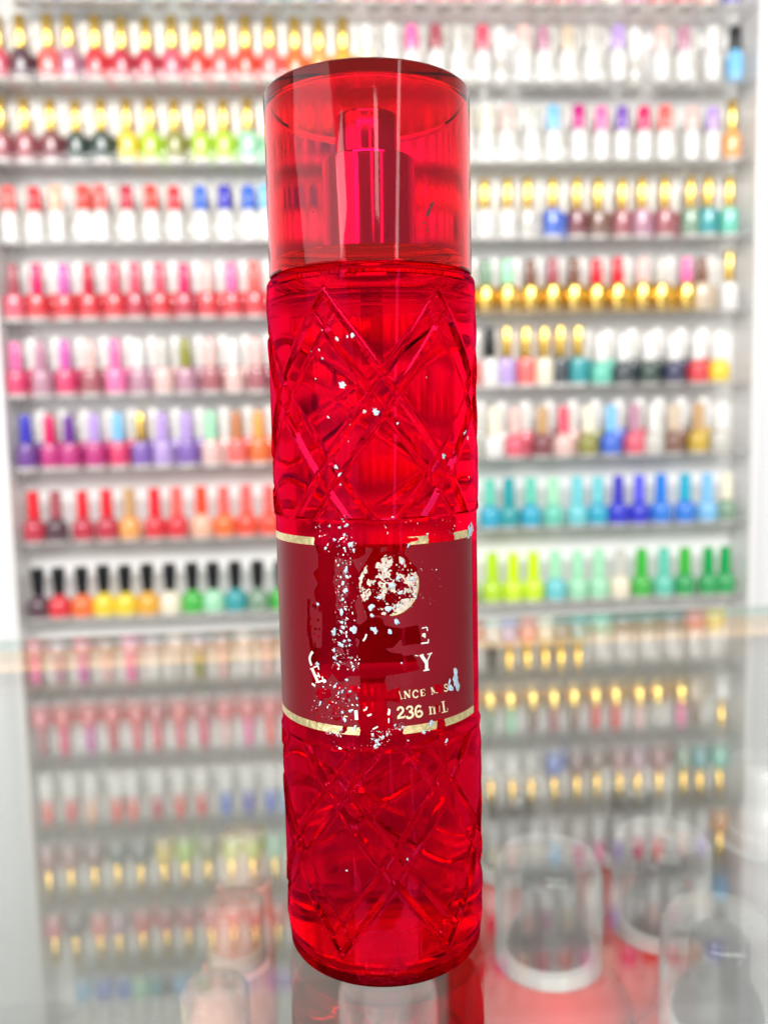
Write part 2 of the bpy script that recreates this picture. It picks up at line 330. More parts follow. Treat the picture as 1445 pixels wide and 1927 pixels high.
STROKES = [('w', 0.192, [(9.27, 79.46), (10.45, 79.57)]), ('w', 0.224, [(10.51, 79.56), (10.6, 78.74)]), ('w', 0.32, [(9.33, 78.07), (9.97, 78.22)]), ('w', 0.256, [(9.97, 78.29), (9.95, 77.34)]), ('w', 0.224, [(9.24, 77.86), (9.96, 77.7)]), ('w', 0.256, [(9.03, 76.27), (10.7, 76.21)]), ('w', 0.224, [(10.7, 76.13), (10.79, 76.96)]), ('w', 0.576, [(8.98, 73.79), (10.12, 72.07)]), ('w', 0.24, [(11.28, 73.78), (10.31, 72.12)]), ('w', 0.608, [(10.22, 72.38), (10.25, 70.38)]), ('w', 0.192, [(8.58, 73.71), (9.61, 73.8)]), ('w', 0.192, [(10.47, 73.73), (11.68, 73.85)]), ('w', 0.224, [(9.45, 70.35), (10.92, 70.37)]), ('w', 0.16, [(7.57, 73.88), (8.27, 73.68)]), ('w', 0.608, [(-15.81, 70.5), (-14.23, 67.77)]), ('w', 0.224, [(-15.28, 70.87), (-13.97, 71.34)]), ('w', 0.224, [(-14.01, 71.28), (-13.87, 70.54)]), ('w', 0.256, [(-14.86, 68.88), (-13.71, 69.36)]), ('w', 0.224, [(-14.15, 69.83), (-13.61, 68.82)]), ('w', 0.288, [(-14.32, 67.72), (-12.78, 68.35)]), ('w', 0.256, [(-12.74, 68.27), (-13.03, 69.18)]), ('w', 0.416, [(-15.95, 67.15), (-15.01, 66.8)]), ('w', 0.48, [(-12.83, 68.0), (-12.11, 68.43)]), ('w', 0.224, [(-16.32, 70.3), (-15.29, 70.7)]), ('w', 0.48, [(-15.43, 74.25), (-16.07, 73.42), (-16.39, 72.69), (-16.25, 71.87), (-15.87, 71.15)]), ('w', 0.288, [(-2.63, 78.92), (-2.92, 78.11), (-3.39, 77.48)]), ('g', 0.096, [(3.93, 66.55), (4.43, 64.85)]), ('g', 0.128, [(4.22, 64.87), (4.72, 64.92)]), ('g', 0.112, [(5.13, 66.36), (5.22, 64.94)]), ('g', 0.32, [(5.13, 66.41), (6.19, 64.97)]), ('g', 0.112, [(6.16, 66.54), (6.23, 64.97)]), ('g', 0.112, [(4.96, 66.38), (5.38, 66.42)]), ('g', 0.112, [(5.02, 64.88), (5.43, 64.92)]), ('g', 0.112, [(5.96, 66.53), (6.4, 66.58)]), ('g', 0.272, [(8.11, 65.97), (7.68, 66.36), (7.21, 66.22), (6.96, 65.67), (7.14, 65.06), (7.65, 64.8), (8.13, 65.1)]), ('g', 0.352, [(8.83, 66.26), (8.98, 64.95)]), ('g', 0.112, [(8.65, 66.28), (9.62, 66.36), (9.69, 65.96)]), ('g', 0.112, [(8.96, 65.62), (9.5, 65.66)]), ('g', 0.112, [(8.73, 64.94), (9.7, 64.97), (9.78, 65.36)]), ('g', 0.128, [(11.26, 66.33), (11.54, 64.94)]), ('g', 0.32, [(11.34, 66.37), (12.13, 65.14)]), ('g', 0.128, [(11.13, 66.4), (11.61, 66.41)]), ('g', 0.128, [(11.29, 64.92), (11.77, 64.93)]), ('g', 0.128, [(12.36, 65.06), (12.96, 65.02)]), ('g', 0.224, [(15.65, 66.1), (15.21, 66.4), (14.77, 66.23), (14.98, 65.77), (15.53, 65.45), (15.63, 65.03), (15.18, 64.88), (14.64, 65.16)]), ('g', 0.416, [(3.56, 62.43), (3.73, 62.91), (4.23, 63.04), (4.67, 62.67), (4.63, 62.09), (4.12, 61.55), (3.58, 60.93)]), ('g', 0.352, [(3.44, 60.77), (4.27, 60.84), (5.02, 60.88)]), ('g', 0.128, [(5.07, 60.83), (5.08, 61.3)]), ('g', 0.352, [(5.5, 62.5), (5.81, 62.97), (6.41, 62.98), (6.74, 62.53), (6.39, 62.02), (5.96, 61.95)]), ('g', 0.416, [(6.13, 61.93), (6.72, 61.61), (6.88, 61.09), (6.45, 60.64), (5.77, 60.59), (5.44, 61.01)]), ('g', 0.416, [(8.75, 62.59), (8.14, 62.93), (7.6, 62.5), (7.47, 61.68), (7.74, 60.81), (8.36, 60.55), (8.9, 60.89), (8.87, 61.48), (8.38, 61.81), (7.85, 61.55)]), ('g', 0.352, [(10.91, 62.24), (11.02, 60.71)]), ('g', 0.144, [(10.57, 62.25), (11.05, 62.3)]), ('g', 0.144, [(10.64, 60.66), (11.4, 60.66)]), ('g', 0.144, [(11.14, 62.03), (11.62, 62.28)]), ('g', 0.384, [(11.87, 62.07), (12.0, 60.64)]), ('g', 0.144, [(11.65, 60.59), (12.31, 60.58)]), ('g', 0.096, [(13.31, 62.13), (13.32, 60.68)]), ('g', 0.416, [(14.29, 62.77), (14.65, 60.4)]), ('g', 0.144, [(13.85, 62.81), (14.81, 62.78)]), ('g', 0.176, [(13.9, 60.43), (15.53, 60.37), (15.57, 61.08)]), ('w', 0.544, [(-5.34, 62.55), (-5.23, 60.55)]), ('w', 0.224, [(-6.95, 62.36), (-5.92, 62.68)]), ('g', 0.192, [(-8.12, 60.68), (-7.85, 61.12), (-7.24, 61.09)]), ('w', 0.192, [(1.54, 62.89), (1.93, 62.54)]), ('w', 0.384, [(1.77, 62.55), (1.59, 61.56)]), ('w', 0.192, [(1.62, 60.89), (1.6, 59.89)]), ('w', 0.352, [(-11.17, 53.21), (-10.87, 53.68)]), ('w', 0.32, [(-10.51, 53.4), (-10.33, 53.17)]), ('w', 0.224, [(-10.01, 53.55), (-9.83, 53.32)]), ('w', 0.48, [(-9.48, 53.96), (-8.86, 53.78)]), ('w', 0.256, [(-3.69, 62.61), (-3.19, 62.79), (-2.93, 63.38)]), ('w', 0.32, [(-2.9, 61.47), (-2.0, 61.81)]), ('w', 0.256, [(-1.8, 58.56), (-0.73, 59.14)])]
FLAKES = [(-6.97, 102.95, 0.75, 1.3), (-6.18, 101.68, 0.74, 0.7), (-7.87, 101.18, 0.48, 0.8), (-6.82, 99.68, 0.44, 1.1), (-5.46, 97.69, 0.81, 1.2), (-4.92, 96.58, 0.4, 1), (-6.66, 96.4, 0.3, 2), (-6.69, 92.37, 0.53, 2), (-6.48, 90.93, 0.47, 1), (-7.44, 89.6, 0.47, 1.3), (-6.9, 88.08, 0.64, 1), (-7.54, 86.19, 0.4, 1), (-7.97, 83.4, 0.51, 1.8), (-6.93, 84.1, 0.44, 1), (-7.95, 81.28, 0.62, 0.7), (-9.68, 79.2, 0.6, 1.8), (-7.64, 80.15, 0.52, 1.2), (-5.37, 79.92, 1.02, 1), (-0.93, 79.79, 1.03, 1), (-1.37, 84.67, 0.83, 1.1), (-1.33, 82.88, 0.51, 1.2), (-13.58, 84.71, 0.45, 1), (-8.09, 79.31, 0.41, 1.2), (4.08, 90.44, 0.78, 1), (2.92, 89.05, 0.96, 0.8), (4.67, 87.5, 0.72, 0.8), (2.01, 84.08, 0.96, 0.8), (3.95, 84.63, 0.49, 0.8), (7.91, 86.28, 0.49, 1.1), (3.72, 81.4, 0.72, 1.1), (2.22, 79.36, 0.61, 1.1), (0.23, 86.57, 0.79, 0.7), (6.61, 97.2, 0.43, 1.5), (3.39, 103.19, 0.45, 0.5), (24.98, 98.43, 1.75, 1.1), (26.18, 98.96, 1.45, 1.2), (7.39, 90.22, 0.69, 1.1), (10.94, 99.23, 0.37, 0.9), (5.21, 93.76, 0.53, 1.6), (-8.35, 76.52, 0.87, 1), (-9.9, 75.16, 0.47, 1.5), (-7.46, 77.31, 0.48, 1), (-6.35, 77.53, 0.47, 0.8), (-14.28, 71.83, 0.71, 0.8), (-9.77, 73.52, 0.54, 1), (-8.55, 72.87, 0.46, 0.7), (-7.19, 69.0, 0.45, 0.9), (-6.57, 66.63, 0.4, 1.2), (-9.96, 67.51, 0.47, 1), (-8.21, 66.51, 0.38, 1.8), (-9.11, 66.1, 0.32, 1.3), (-6.44, 62.48, 0.58, 0.8), (-8.35, 61.99, 0.46, 1), (-7.78, 60.37, 0.59, 1), (-5.69, 58.86, 0.63, 1.2), (-5.98, 72.78, 0.37, 1), (-13.78, 63.14, 0.37, 1.9), (-8.64, 58.11, 0.43, 0.9), (-5.02, 65.22, 0.33, 1.2), (18.2, 66.93, 1.62, 1.9), (16.44, 65.28, 1.11, 1.2), (18.22, 67.95, 1.01, 0.9), (16.24, 66.86, 0.57, 1.6), (11.17, 58.65, 0.85, 1.1), (9.18, 57.06, 0.62, 1.1), (14.95, 53.83, 0.49, 1.6), (5.67, 55.74, 0.3, 0.6), (0.35, 56.78, 0.55, 1.2), (-1.05, 55.97, 0.62, 1), (1.25, 57.41, 0.49, 1), (-1.83, 57.31, 0.49, 1), (-0.58, 55.3, 0.42, 1), (-1.39, 54.97, 0.48, 1.2), (4.64, 58.75, 0.43, 1), (2.92, 59.31, 0.36, 1), (4.6, 72.52, 0.29, 1.2), (10.57, 57.16, 0.3, 1), (-10.04, 101.45, 0.35, 1), (-8.98, 98.59, 0.48, 0.8), (-11.21, 96.73, 0.41, 1), (-7.18, 139.33, 0.56, 1.0), (-3.73, 140.02, 0.67, 1.0), (-10.4, 141.3, 0.33, 1.0), (-6.2, 130.31, 1.0, 1.0), (-11.28, 137.44, 0.33, 1.0), (-10.59, 135.7, 0.33, 1.0), (0.28, 124.73, 1.0, 1.0), (-1.97, 124.78, 0.44, 1.0), (-9.65, 123.79, 0.44, 1.0), (-12.39, 131.62, 0.22, 1.0), (23.11, 119.79, 0.89, 1.0), (24.38, 118.73, 0.67, 1.0), (15.58, 115.23, 0.67, 1.0), (-8.18, 113.61, 0.67, 1.0), (-7.3, 112.08, 0.56, 1.0), (-5.09, 122.29, 0.33, 1.0), (4.76, 122.18, 0.33, 1.0), (-5.05, 139.76, 0.33, 1.0), (24.68, 110.22, 0.33, 1.0), (11.39, 131.41, 0.17, 1.0), (-13.99, 121.6, 0.22, 1.0), (-8.37, 26.96, 0.33, 1.0), (-15.99, 32.3, 0.44, 1.0), (4.98, 29.6, 0.33, 1.0), (-13.24, 137.23, 0.22, 1.0), (-5.41, 118.87, 0.22, 1.0), (-7.36, 110.02, 0.33, 1.0)]
SPECKLE = [([(-13.72, 102.13), (-4.21, 102.0), (-4.4, 94.98), (-12.37, 96.03)], 90), ([(-8.92, 94.89), (-5.89, 94.32), (-6.33, 78.36), (-9.45, 78.18)], 190), ([(-10.5, 79.24), (-7.14, 79.46), (-3.99, 73.02), (-4.21, 71.04), (-10.59, 70.95)], 150), ([(-15.05, 68.68), (-4.29, 68.06), (-4.83, 59.74), (-16.77, 59.86)], 150), ([(-1.08, 94.96), (7.97, 93.25), (7.77, 83.52), (-1.34, 84.02)], 150), ([(1.48, 103.02), (22.22, 101.35), (19.17, 98.35), (1.4, 99.68)], 40), ([(-2.41, 58.14), (2.25, 58.69), (1.87, 56.04), (-1.1, 53.8), (-2.2, 53.41)], 110), ([(-12.52, 58.94), (-8.27, 58.82), (-8.86, 56.57), (-12.6, 56.72)], 110), ([(-6.03, 94.96), (-1.99, 94.97), (-2.4, 78.45), (-6.5, 78.36)], 40), ([(7.99, 94.53), (14.35, 92.63), (14.16, 83.41), (7.78, 84.17)], 25), ([(-12.55, 58.26), (-0.47, 58.13), (-0.58, 53.4), (-12.76, 52.38)], 30), ([(2.28, 60.02), (4.91, 59.81), (4.87, 57.81), (2.24, 58.02)], 40)]
EMBLEM = (2.36, 89.08, 6.42)
EMBLEM_HOLES = [[(5.81, 94.69), (8.66, 93.19), (8.45, 91.59), (5.56, 91.0), (4.26, 91.4), (3.64, 92.56), (5.93, 92.59)], [(-3.91, 94.98), (-2.21, 92.73), (-2.07, 91.77), (-3.22, 90.49), (-1.63, 90.32), (-0.83, 90.63), (0.31, 91.72), (-0.5, 92.87), (0.99, 95.55), (-1.16, 96.4)], [(0.95, 93.95), (-1.1, 94.0), (-0.76, 94.95), (0.83, 95.4)], [(5.87, 89.69), (6.51, 88.67), (7.52, 88.1), (7.0, 87.9), (6.01, 88.38)], [(5.3, 86.33), (7.49, 86.48), (7.48, 85.99), (5.29, 86.08)], [(-3.34, 85.81), (-0.12, 86.91), (0.27, 85.12), (0.7, 82.84), (-3.1, 82.56)], [(1.94, 88.13), (4.17, 87.37), (5.14, 86.66), (4.62, 85.24), (2.66, 84.86), (1.24, 85.73)], [(2.9, 95.48), (4.5, 95.08), (4.47, 93.48), (3.5, 93.53)], [(4.06, 89.8), (4.87, 89.59), (4.69, 88.79), (4.05, 88.99)], [(-1.33, 89.51), (-0.23, 89.17), (-0.41, 88.04), (-1.51, 88.54)]]

WHITE = paint('white_wall_paint', (.80, .81, .82), .6, 0, .015, 4)
ACRYL = paint('white_acrylic', (.78, .77, .76), .12, 0, .02, 6)
BACKAC = paint('glossy_white_backing', (.95, .945, .94), .12, 0, .02, 5)
CLEARBASE = paint('clear_glass_foot', (.80, .76, .72), .05, 0, .05, 200)
PRINT = paint('grey_print', (.35, .35, .36), .5)

# ------------------------------------------------------------------ setting
SY, SB = 1.10262, R(3.22443)        # display unit: its distance and its turn
EX = Vector((math.cos(SB), math.sin(SB), 0))
EY = Vector((-math.sin(SB), math.cos(SB), 0))


def on_unit(s, d, z):
    p = Vector((0, SY, 0)) + EX * s + EY * d
    return (p.x, p.y, z)


wall = link_mesh('wall', box('wall', -3.2, 3.2, 0.10, 0.16, -1.0, 2.2, WHITE), None, (0, SY, 0))
wall.rotation_euler = (0, 0, SB)
tag(wall, kind='structure')
floor = link_mesh('floor', box('floor', -3.2, 3.2, -4.2, 0.10, -1.04, -1.0, paint('grey_floor', (.42, .41, .40), .4, 0, .1, 8)), None, (0, SY, 0))
floor.rotation_euler = (0, 0, SB)
tag(floor, kind='structure')

unit = empty('display_shelf', (0, SY, -1.0), SB)
tag(unit, 'tall white acrylic wall display holding many rows of nail polish behind the counter', 'display shelf')
XL, XR = -0.527, 0.569
link_mesh('back_panel', box('back_panel', XL, XR, .044, .050, 0, 2.15, BACKAC), unit)
for x0, x1 in ((XL - .010, XL), (XR, XR + .010)):
    link_mesh('side_panel', box('side_panel', x0, x1, -.026, .0435, 0, 2.15, ACRYL, .0015), unit)
ROW_Z = [0.71357, 0.60889, 0.49731, 0.38725, 0.27868, 0.17087, 0.06516, -0.04184, -0.15615]
shelf_me = box('shelf', XL + .0004, XR - .0004, -.021, .0436, -.0035, -.0003,
               sheet_clear('clear_acrylic_shelf', (.95, .95, .94), .05, 1.2, .05, .09, (.95, .93, .90)), .0008)
lip_me = box('shelf_lip', XL + .0006, XR - .0006, -.0235, -.0215, -.0038, .010,
             sheet_clear('clear_lip', (.97, .97, .97), .015, 1.0, .25, .05, (.9, .9, .9)), .0008)
for z in [0.925, 0.818] + ROW_Z + [-0.27, -0.385]:
    s_ = link_mesh('shelf', shelf_me, unit, (0, 0, z + 1.0))
    link_mesh('lip', lip_me, s_)

# ------------------------------------------------------------------ nail polish bottles
mm = .001
KINDS = {
    # kind: cap profile, body profile, foot profile (mm, r z)
    'slim': dict(
        cap=[(0, 46), (7.0, 46), (7.3, 47), (7.1, 87), (6.4, 89), (0, 89.4)],
        body=[(0, 5.2), (12.4, 5.2), (13.3, 8), (13.3, 38), (12.6, 41), (9, 43.5), (7, 44.3), (6.2, 45), (6.2, 46), (0, 46)],
        foot=[(0, 0), (12.0, 0), (13.2, 1.5), (13.2, 5), (0, 5.1)]),
    'duo': dict(
        cap=[(0, 42), (8.3, 42), (8.6, 43), (8.4, 84), (7.6, 87), (0, 87.6)],
        body=[(0, 1.5), (12.2, 1.5), (13, 3), (13, 38), (11.5, 41), (8, 42), (0, 42)],
        foot=[(0, 0), (1, 1), (0, 1.1)]),
    'label': dict(
        cap=[(0, 47), (8.4, 47), (8.6, 48), (7.9, 77), (7.2, 79.4), (0, 80)],
        body=[(0, 1.5), (10.5, 1.5), (11.6, 3), (11.6, 36), (10.8, 41), (8.2, 44), (7.6, 47), (0, 47)],
        foot=[(0, 0), (10.4, 0), (11.0, 1.3), (0, 1.4)]),
    'classic': dict(
        cap=[(0, 40), (7.4, 40), (7.6, 41), (7.1, 78), (6.4, 80.5), (0, 81)],
        body=[(0, 4.6), (13.2, 4.6), (14, 7), (14, 33), (13.2, 36), (9.5, 38), (7.2, 39), (7.0, 40), (0, 40)],
        foot=[(0, 0), (13, 0), (13.9, 1.4), (13.9, 4.4), (0, 4.5)]),
    'metal': dict(
        cap=[(0, 45), (8.0, 45), (8.2, 46), (7.7, 78), (7.0, 80.5), (0, 81)],
        body=[(0, 1), (12.4, 1), (13.4, 3), (13.4, 40), (12.6, 42), (9, 43.5), (8, 45), (0, 45)],
        foot=[(0, 0), (12, 0), (12.3, .9), (0, 1)]),
    'squat': dict(
        cap=[(0, 37), (8.0, 37), (8.2, 38), (7.9, 44), (7.6, 46), (7.5, 74), (6.8, 77), (0, 77.5)],
        body=[(0, 3.2), (14.2, 3.2), (15.4, 6), (15.6, 24), (14.6, 29), (11, 33), (8.0, 35), (7.8, 37), (0, 37)],
        foot=[(0, 0), (14, 0), (15.0, 1.4), (15.2, 3), (0, 3.1)]),
    'opi': dict(
        cap=[(0, 37), (6.3, 37), (6.6, 38), (8.2, 62), (9.2, 74), (8.6, 77), (0, 78)],
        body=[(0, 3), (15, 3), (16.2, 6), (16.2, 22), (15, 28), (10, 33), (6.6, 35), (6.2, 37), (0, 37)],
        foot=[(0, 0), (14.6, 0), (16.0, 1.4), (16.1, 2.8), (0, 2.9)]),
}
_meshes = {}


def part_mesh(kind, part, mat):
    key = (kind, part, mat.name)
    if key not in _meshes:
        prof = [(r * mm * (1.14 if part == 'cap' else 1.06), z * mm) for r, z in KINDS[kind][part]]
        _meshes[key] = lathe(kind + '_' + part, prof, mat, 20)
    return _meshes[key]


ORD = ['zero', 'first', 'second', 'third', 'fourth', 'fifth', 'sixth', 'seventh', 'eighth', 'ninth', 'tenth', 'eleventh',
       'twelfth', 'thirteenth', 'fourteenth', 'fifteenth', 'sixteenth', 'seventeenth', 'eighteenth']
SHELF_NAMES = {0: 'clipped topmost shelf', 1: 'first full shelf', 2: 'second shelf', 3: 'third shelf', 4: 'fourth shelf',
               5: 'fifth shelf', 6: 'sixth shelf', 7: 'seventh shelf', 8: 'lowest shelf'}
KIND_WORD = {'slim': 'slim', 'label': 'labelled', 'classic': 'round', 'metal': 'shiny', 'squat': 'squat', 'opi': 'rounded'}
rnd = random.Random(11)
for ri, line in ROWS.items():
    items = []
    for t in line.split(', '):
        s, c, b, k = t.split()
        items.append((int(s), c, b, k))
    items.sort()
    n = len(items)
    for i, (s, c, b, k) in enumerate(items):
        left = i + 1 <= n // 2
        cnt = i + 1 if left else n - i
        side = 'left' if left else 'right'
        capw = c + ' cap'
        lab = '%s nail polish with %s, %s from %s on the %s' % (b, capw, ORD[cnt], side, SHELF_NAMES[ri])
        scale = 1 + rnd.uniform(-.015, .015)
        o = empty('nail_polish_bottle', on_unit(s * mm, rnd.uniform(-.002, .003), ROW_Z[ri]), rnd.uniform(0, 6.28))
        o.scale = (scale,) * 3
        tag(o, lab, 'nail polish', 'nail polish bottles standing along the fronts of the shelves')
        link_mesh('cap', part_mesh(k, 'cap', polish_mat(c, 'cap')), o)
        link_mesh('body', part_mesh(k, 'body', polish_mat(b, 'body' if k != 'label' else 'bodyw')), o)
        if k in ('slim', 'classic', 'squat', 'opi'):
            link_mesh('foot', part_mesh(k, 'foot', CLEARBASE), o)
    # the second rank: white capped bottles seen in the gaps between the front ones
    if ri in (1, 2, 3, 4, 5, 6):
        for q, ((s0, c0, b0, k0), (s1, c1, b1, k1)) in enumerate(zip(items, items[1:])):
            if not 22 < s1 - s0 < 85: continue
            bc = 'stone' if k0 == 'label' else b0 if b0 != 'gold' else 'mustard'
            left = q + 1 <= n // 2
            cnt = q + 1 if left else n - q - 1
            o = empty('lacquer_bottle', on_unit((s0 + s1) / 2 * mm, .022 + rnd.uniform(0, .003), ROW_Z[ri]), rnd.uniform(0, 6.28))
            tag(o, '%s bottle, pale cap, in gap %s of %s front bottle from %s, %s' % (
                bc, 'right' if left else 'left', ORD[cnt], 'left' if left else 'right', SHELF_NAMES[ri]),
                'nail polish', 'white capped bottles of the second rank in the shelf gaps')
            link_mesh('cap', part_mesh('duo', 'cap', polish_mat('stone' if k0 == 'label' and s1 - s0 < 50 else 'white', 'cap')), o)
            link_mesh('body', part_mesh('duo', 'body', polish_mat(bc, 'body')), o)

# ------------------------------------------------------------------ counter case
CB = R(5.25)
CORG = Vector((0.0, 0.326, 0.0))     # middle of the far edge


def cpos(s, d, z):
    return Vector((CORG.x + s * math.cos(CB) - d * math.sin(CB), CORG.y + s * math.sin(CB) + d * math.cos(CB), z))


WOOD, nt, N, L, P = new_mat('pale_wood')
tc = N.new('ShaderNodeTexCoord'); mp = N.new('ShaderNodeMapping'); mp.inputs['Scale'].default_value = (2, 30, 30)
nz = N.new('ShaderNodeTexNoise'); nz.inputs['Scale'].default_value = 6; nz.inputs['Detail'].default_value = 6
cr = N.new('ShaderNodeValToRGB')
cr.color_ramp.elements[0].color = (.85, .40, .12, 1); cr.color_ramp.elements[1].color = (.95, .60, .24, 1)
L.new(tc.outputs['Object'], mp.inputs['Vector']); L.new(mp.outputs['Vector'], nz.inputs['Vector'])
L.new(nz.outputs['Fac'], cr.inputs['Fac']); L.new(cr.outputs['Color'], P.inputs['Base Color'])
P.inputs['Roughness'].default_value = .45

case = empty('display_counter', tuple(CORG), CB)
tag(case, 'glass topped display counter with a pale wood rail under its far edge', 'counter')
PLATE = sheet_clear('plate_glass', (.96, .975, .965), .055, 1.55)
EDGE = paint('glass_edge', (.20, .30, .27), .1)
top_me = box('glass_top', -.80, .80, -.86, 0, -.006, 0, PLATE)
top_me.materials.append(EDGE)
for pz in top_me.polygons:
    if abs(pz.normal.z) < .5: pz.material_index = 1
link_mesh('glass_top', top_me, case)
CASEW = paint('case_lining', (.29, .29, .275), .5, 0, .05, 10)
link_mesh('wood_rail', box('wood_rail', -.80, .80, -.034, -.001, -.011, -.0065, WOOD, .001), case)
link_mesh('rear_panel', box('rear_panel', -.80, .80, -.012, -.004, -.4, -.0115, CASEW), case)
link_mesh('case_floor', box('case_floor', -.80, .80, -.86, -.0125, -.232, -.222, CASEW), case)

# ------------------------------------------------------------------ bottles kept in the case
CLEARCAP = sheet_clear('clear_cap_plastic', (.97, .97, .97), .045, 1.5, .14, .055, (.97, .97, .97), 1.2)
CLEARCAP2 = sheet_clear('milky_cap_plastic', (.94, .90, .88), .05, 1.5, .05, .18, (.97, .84, .80), .5)
PUMP = paint('dark_grey_pump', (.022, .025, .028), .5)
PALEPUMP = paint('pale_pink_pump', (.75, .42, .36), .35)
COLLAR = paint('silver_collar', (.82, .82, .80), .3, .1)
REDLIQ = paint('red_body_mist', (.52, .008, .005), .6, 0, .12, 40)
REDLIQ.node_tree.nodes['Principled BSDF'].inputs['IOR'].default_value = 1.25
DARKRED = paint('shade_dark_red_plastic', (.30, .02, .03), .2, 0, .1, 40)  # wide dark body colour stands in for the shade under the mist bottle
PINKLIQ = paint('pink_bottle_plastic', (.72, .36, .32), .2, 0, .12, 40)
GREENLID = paint('pale_green_plastic', (.42, .72, .36), .4)
_sp = {}


def spray(x, y, dia, label, pump=PUMP, body=REDLIQ, cap=CLEARCAP, wide=1.55, ztop=-.066, group='pump bottles kept in the case under the glass'):
    r = dia / 2
    H = ztop + .222
    o = empty('pump_bottle', (x, y, -.222), rnd.uniform(0, 6))
    tag(o, label, 'bottle', group)
    R1, ch = r * wide, r * 2.15
    zc = H - ch                                   # shoulder ring level
    bp = [(0, 0), (R1 * .96, 0), (R1, .003), (R1, zc - r * 1.15), (R1 * .985, zc - r * .8), (R1 * .93, zc - r * .45),
          (r * 1.10, zc - .002), (r * .96, zc), (0, zc)]
    link_mesh('body', lathe('pump_body', bp, body, 40), o)
    link_mesh('collar', lathe('pump_collar', [(r * .72, zc), (r * .94, zc), (r * .955, zc + .002), (r * .93, zc + .0055),
                                               (r * .80, zc + .0062), (r * .72, zc + .006)], COLLAR, 40), o)
    pr = r * .50
    pp = [(0, zc + .001), (r * .78, zc + .001), (r * .76, zc + .010), (r * .70, zc + .014), (r * .60, zc + .018), (pr * 1.05, zc + .021),
          (pr, zc + .024), (pr, zc + ch * .78), (pr * .93, zc + ch * .82), (pr * .6, zc + ch * .845), (0, zc + ch * .85)]
    link_mesh('pump', lathe('pump_head', pp, pump, 36), o)
    t = .0011
    cp = [(r, zc + .0005), (r * 1.005, zc + .002), (r, zc + .004), (r * .985, H - r * .42), (r * .955, H - r * .22), (r * .87, H - r * .08),
          (r * .70, H - .0006), (0, H), (0, H - t), (r * .68, H - t), (r * .84, H - r * .10 - t), (r * .92, H - r * .24), (r * .95, H - r * .44),
          (r * .965, zc + .004), (r * .965, zc + .0005)]
    link_mesh('cap', lathe('pump_cap', cp, cap, 48, closed=True), o)
    return o


G = 'clear capped red pump bottles kept under the counter glass'
spray(.072, .164, .0475, 'red bottle with dark pump, clear domed cap fully in view right of the mist bottle', group=G)
spray(.127, .179, .0442, 'red bottle with dark pump under clear cap, behind and right of the closest one', group=G)
spray(.127, .112, .0440, 'red bottle with dark pump under clear cap, cut off at the lower right corner', group=G, wide=1.55)
spray(.067, .240, .0450, 'red bottle with dark pump, half hidden by the red mist bottle, two rows back', group=G)
spray(.132, .243, .0425, 'red bottle with dark pump in the furthest row, faint through the glass', group=G, wide=1.5)
spray(.213, .262, .0440, 'tall grey bottle under clear cap at the right edge of the case', pump=COLLAR, body=paint('grey_case_bottle', (.42, .42, .42), .3), wide=1.1)
spray(.000, .080, .0345, 'bottle with clear rimmed cap directly below the red mist bottle', pump=paint('smoky_pump', (.30, .28, .28), .25), body=DARKRED, wide=2.3)
spray(-.059, .079, .0239, 'small pink pump bottle with milky clear cap, nearest on the left', pump=PALEPUMP, body=PINKLIQ, cap=CLEARCAP2, wide=1.2)
spray(-.061, .133, .0245, 'small pink pump bottle with milky clear cap, middle one on the left', pump=PALEPUMP, body=PINKLIQ, cap=CLEARCAP2, wide=1.2)
spray(-.067, .193, .0235, 'small pale bottle with clear cap, furthest back on the left', pump=paint('white_pump', (.75, .74, .70), .35), body=PINKLIQ, cap=CLEARCAP2, wide=1.2)

tub = empty('round_tub', (-.235, .13, -.222))
tag(tub, 'pale green round tub at the left edge under the glass', 'tub')
link_mesh('body', lathe('tub_body', [(0, 0), (.050, 0), (.052, .003), (.052, .05), (0, .05)], GREENLID, 48), tub)
link_mesh('lid', lathe('tub_lid', [(0, .0502), (.053, .0502), (.055, .052), (.055, .066), (.053, .069), (0, .070)], GREENLID, 48), tub)
for (x, y, r, lab) in ((-.105, .125, .030, 'wide clear round lid lying left of the pink pump bottles'),
                       (-.125, .055, .034, 'wide clear round lid lying nearest at the lower left')):
    d = link_mesh('clear_lid', lathe('clear_lid', [(0, 0), (r * .96, 0), (r, .001), (r, .010), (r * .97, .0115), (0, .012)], CLEARCAP, 56), None, (x, y, -.105))
    d.location.z = -.222
    tag(d, lab, 'lid', 'clear round lids in the case')

# ------------------------------------------------------------------ the red mist bottle
RB = .0233
root = empty('fragrance_mist_bottle', (0, 0, .0002))
tag(root, 'clear red mist bottle with diamond grooves and worn burgundy label, standing on the glass', 'bottle')
REDPET = glass('red_clear_bottle', (.895, .016, .135), 1.42, 0.0)
REDFOOT = glass('thick_red_foot', (.50, .006, .05), 1.42)
CAPRED = glass('red_clear_cap', (1, 1, 1), 1.38, 0.035, (.986, .0, .60), 2700)
PLUG = glass('red_clear_shoulder', (.85, .04, .07), 1.45)

NTH, NZ = 48, 48                      # lattice steps per 30 degrees and per half diamond
HZ = 16.75                            # half diamond height, mm
TH0 = 5.5                             # angle of the middle column of small diamonds
KB = 12
DEPTH = .00066


